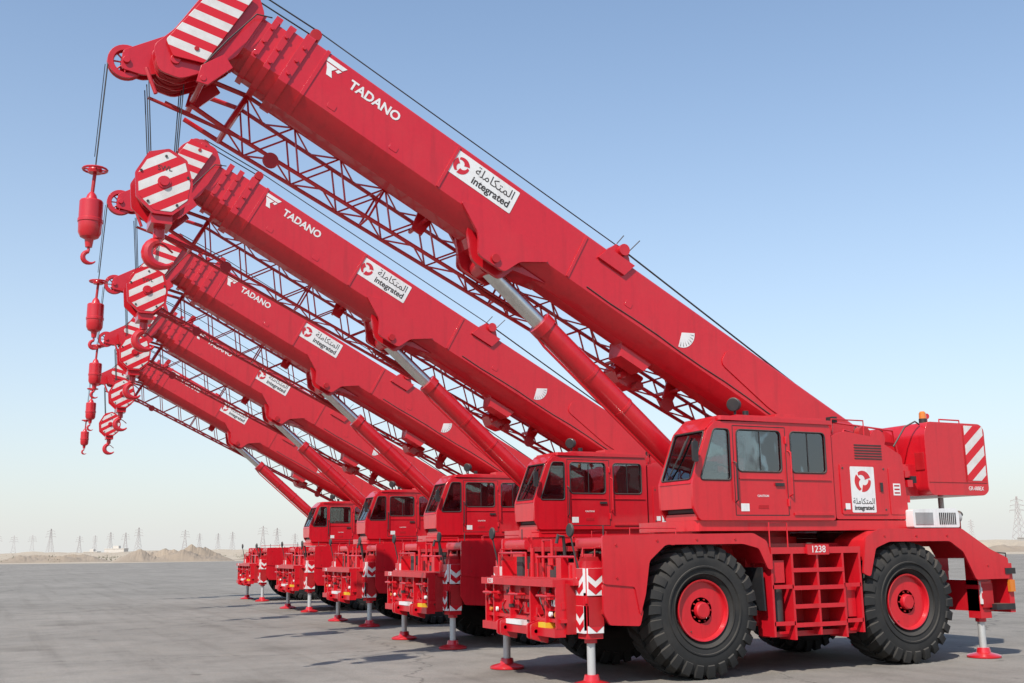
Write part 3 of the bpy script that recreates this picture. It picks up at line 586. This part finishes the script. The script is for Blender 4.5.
c5=ramp(nt,vc.outputs['Distance'],[(0,(.35,.35,.35)),(.003,(1,1,1))]); x=mix(nt,.7,x,c5.outputs[0],'MULTIPLY')
nt.links.new(x,b.inputs['Base Color']); b.inputs['Roughness'].default_value=.88; b.inputs['Specular IOR Level'].default_value=.2
bp=N(nt,'ShaderNodeBump'); bp.inputs['Strength'].default_value=.5; bp.inputs['Distance'].default_value=.01; nt.links.new(v.outputs['Distance'],bp.inputs['Height']); nt.links.new(bp.outputs[0],b.inputs['Normal']); asphalt=m
def simple(name,vs,fs,mat,smooth=False):
    me=bpy.data.meshes.new(name); me.from_pydata([tuple(v) for v in vs],[],fs); me.materials.append(mat)
    for p in me.polygons: p.use_smooth=smooth
    o=bpy.data.objects.new(name,me); scene.collection.objects.link(o); return o
G=6000
simple('ground',[(-G,-G,-.02),(G,-G,-.02),(G,G,-.02),(-G,G,-.02)],[(0,1,2,3)],sand)
ap=[at(-75,60),at(-60,150),at(-40,230),at(-30,255),at(-20,240),at(-10,262),at(0,250),at(15,230),at(22,205),at(30,180),at(50,120),at(70,60)]+[CAM-FWD*60+RGT*120,CAM-FWD*60-RGT*120]
simple('tarmac_apron',[(p.x,p.y,0) for p in ap],[list(range(len(ap)))],asphalt)
from mathutils import noise as mn
def berm(name,b0,b1,dist,width,hmax,seed,mat,nx=160,ny=10,base=0,fr=.018):
    vs=[];fs=[]
    for j in range(ny+1):
        for i in range(nx+1):
            bb=b0+(b1-b0)*i/nx; dd=dist+width*j/ny; p=at(bb,dd)
            env=math.sin(math.pi*j/ny)*min(1,4*i/nx,4*(nx-i)/nx)
            h=max(0,(mn.fractal(Vector((p.x*fr+seed,p.y*fr,seed)),1,2,6)*.6+.55))*hmax*env
            vs.append((p.x,p.y,h+base*env-.1))
    for j in range(ny):
        for i in range(nx): a=j*(nx+1)+i; fs.append((a,a+1,a+nx+2,a+nx+1))
    return simple(name,vs,fs,mat,False)
berm('sand_dunes',-40,-8,300,60,1.8,1.3,sand); berm('dirt_mound',-20.2,-14.2,262,24,4.2,5.1,dirt,fr=.14); berm('dirt_mound',-25.5,-20,280,24,2.6,8.1,dirt,fr=.12); berm('dirt_mound',-14.5,-9,290,24,2.2,4.1,dirt,fr=.12)
berm('sand_dunes',8,45,280,50,4.6,9.7,sand,fr=.05); berm('dirt_mound',22,30,250,20,2.4,2.7,dirt,fr=.1); berm('sand_dunes',-45,45,700,200,6,3.3,sand,240)
m,nt,b=newmat('scrub'); n1=noise(nt,.8,4); c=ramp(nt,n1.outputs[0],[(.3,(.08,.085,.05)),(.7,(.16,.145,.09))]); nt.links.new(c.outputs[0],b.inputs['Base Color']); b.inputs['Roughness'].default_value=1; scrub=m
vs=[];fs=[];rs=random.Random(11)
for i in range(620):
    bb=rs.uniform(-34,30); p=at(bb,rs.uniform(268,420) if i%2 else rs.uniform(420,900)); w=rs.uniform(.5,1.8)
    for q in range(26):
        a=Vector((rs.gauss(0,w*.6),rs.gauss(0,w*.6),abs(rs.gauss(0,w*.45)))); o=len(vs)
        for t in range(3): vs.append((p.x+a.x+rs.uniform(-.25,.25),p.y+a.y+rs.uniform(-.25,.25),a.z+rs.uniform(-.1,.4)))
        fs.append((o,o+1,o+2))
simple('desert_scrub',vs,fs,scrub)
m,nt,b=newmat('pale_render_wall'); n1=noise(nt,.5,4); c=ramp(nt,n1.outputs[0],[(.3,(.5,.45,.39)),(.7,(.6,.55,.49))]); nt.links.new(c.outputs[0],b.inputs['Base Color']); wall=m
m,nt,b=newmat('haze_tinted_steel'); n1=noise(nt,.5,4); c=ramp(nt,n1.outputs[0],[(.3,(.34,.29,.28)),(.7,(.4,.35,.34))]); nt.links.new(c.outputs[0],b.inputs['Base Color']); b.inputs['Roughness'].default_value=.8; haze=m  # pylon steel, aerial haze painted into its base colour
m,nt,b=newmat('dark_opening'); b.inputs['Base Color'].default_value=(.16,.16,.17,1); dop=m
def building(name,bear,dist,w,h,d):
    e=bpy.data.objects.new(name,None); scene.collection.objects.link(e); p=at(bear,dist); e.location=(p.x,p.y,0); e.rotation_euler=(0,0,-TH)
    def bx(n,x0,x1,y0,y1,z0,z1,mt):
        vs=[(x,y,z) for x in (x0,x1) for y in (y0,y1) for z in (z0,z1)]
        o=simple(n,vs,[(0,1,3,2),(4,6,7,5),(0,4,5,1),(2,3,7,6),(0,2,6,4),(1,5,7,3)],mt); o.parent=e
    bx('walls',-w/2,w/2,-d/2,d/2,0,h,wall); bx('parapet',-w/2-.2,w/2+.2,-d/2-.2,d/2+.2,h,h+.5,wall); bx('stair_house',-w/6,w/8,-d/4,d/4,h+.5,h+2.6,wall)
    k=int(w/3)
    for i in range(k):
        for lv in range(max(1,int(h/3.3))): x=-w/2+1.5+i*3; bx('window',x-.6,x+.6,d/2,d/2+.05,1+lv*3.3,2.3+lv*3.3,dop)
building('distant_building',-19.9,900,16,6,10); building('distant_building',-21.0,1000,12,4,10); building('distant_building',-12.0,950,20,4,10); building('distant_building',25.2,700,14,5,10)
def pylon_mesh():
    PP=Part('power_pylon')
    def wd(z): return 4.0*(1-z/28)+1.1 if z<28 else 1.1*(1-(z-28)/14)+.25
    cs=[(1,1),(1,-1),(-1,-1),(-1,1)]; zs=[0,7,13,18,23,28,32,36,40]; r=.15
    for a,b_ in zip(zs[:-1],zs[1:]):
        wa,wb=wd(a),wd(b_)
        for i in range(4):
            c=cs[i]; d_=cs[(i+1)%4]
            PP.cyl((c[0]*wa,c[1]*wa,a),(c[0]*wb,c[1]*wb,b_),r,'galv',n=4); PP.cyl((c[0]*wa,c[1]*wa,a),(d_[0]*wb,d_[1]*wb,b_),r*.6,'galv',n=4); PP.cyl((d_[0]*wa,d_[1]*wa,a),(c[0]*wb,c[1]*wb,b_),r*.6,'galv',n=4)
    for z,w in ((28,7.5),(32,6.5),(36,5.5)):
        for s in (1,-1):
            PP.cyl((s*1,0,z),(s*w,0,z+.4),r*.8,'galv',n=4); PP.cyl((s*1,0,z+1.6),(s*w,0,z+.4),r*.8,'galv',n=4); PP.cyl((s*w,0,z+.4),(s*w,0,z-1.4),r,'galv',n=4)
    me=bpy.data.meshes.new('power_pylon'); me.from_pydata(PP.v,[],PP.f); me.materials.append(haze); return me
pm=pylon_mesh(); rp=random.Random(5)
for bb in [-25.2,-24.5,-23.7,-22.9,-21.6,-20.9,-20.2,-19.5,-18.9,-16.7,-16.0,-15.1,-14.4,-12.9,-12.2,-11.3,-10.1,-9.0,22.6,24.7]:
    o=bpy.data.objects.new('power_pylon',pm); scene.collection.objects.link(o); d_=rp.uniform(1600,2300) if bb<24 else 900
    p=at(bb,d_); o.location=(p.x,p.y,0); o.rotation_euler=(0,0,-TH+rp.uniform(-.5,.5))
# ---------------------------------------------------------------- world, sun, camera
SD=Vector((.76,.65,0)).normalized(); EL=R(47)
w=bpy.data.worlds.new('World'); scene.world=w; w.use_nodes=True; nt=w.node_tree; bg=nt.nodes['Background']
sk=N(nt,'ShaderNodeTexSky',sky_type='NISHITA'); sk.sun_disc=False; sk.sun_elevation=EL; sk.sun_rotation=math.atan2(SD.x,SD.y); sk.air_density=1.0; sk.dust_density=.6; sk.ozone_density=2.0; sk.altitude=0
tc=N(nt,'ShaderNodeTexCoord'); sp=N(nt,'ShaderNodeSeparateXYZ'); nt.links.new(tc.outputs['Generated'],sp.inputs[0])
mxx=N(nt,'ShaderNodeMath',operation='MAXIMUM'); nt.links.new(sp.outputs[2],mxx.inputs[0]); mxx.inputs[1].default_value=0
mu=N(nt,'ShaderNodeMath',operation='MULTIPLY'); nt.links.new(mxx.outputs[0],mu.inputs[0]); mu.inputs[1].default_value=-4.4
ex=N(nt,'ShaderNodeMath',operation='EXPONENT'); nt.links.new(mu.outputs[0],ex.inputs[0])
skc=mix(nt,1.0,sk.outputs[0],(1.1,1.24,1.28),'MULTIPLY')
nt.links.new(mix(nt,ex.outputs[0],skc,(5.1,5.15,5.05)),bg.inputs[0]); bg.inputs[1].default_value=.15
sl=bpy.data.lights.new('sun','SUN'); sl.energy=5.0; sl.angle=R(.5); sl.color=(1,.95,.87); so=bpy.data.objects.new('sun',sl); scene.collection.objects.link(so)
sv=Vector((SD.x*math.cos(EL),SD.y*math.cos(EL),math.sin(EL))); so.rotation_euler=sv.to_track_quat('Z','Y').to_euler()
PH=R(10.88); RO=R(-.7)
f=FWD*math.cos(PH)+Vector((0,0,math.sin(PH))); up=-FWD*math.sin(PH)+Vector((0,0,math.cos(PH)))
rr=RGT*math.cos(RO)+up*math.sin(RO); uu=-RGT*math.sin(RO)+up*math.cos(RO)
cd=bpy.data.cameras.new('camera'); cd.sensor_width=36; cd.lens=1080.9/1024*36; cd.clip_end=20000; co=bpy.data.objects.new('camera',cd); scene.collection.objects.link(co)
co.matrix_world=Matrix(((rr.x,uu.x,-f.x,CAM.x),(rr.y,uu.y,-f.y,CAM.y),(rr.z,uu.z,-f.z,CAM.z),(0,0,0,1)))
scene.camera=co
scene.view_settings.view_transform='Standard'; scene.view_settings.look='None'; scene.view_settings.exposure=0
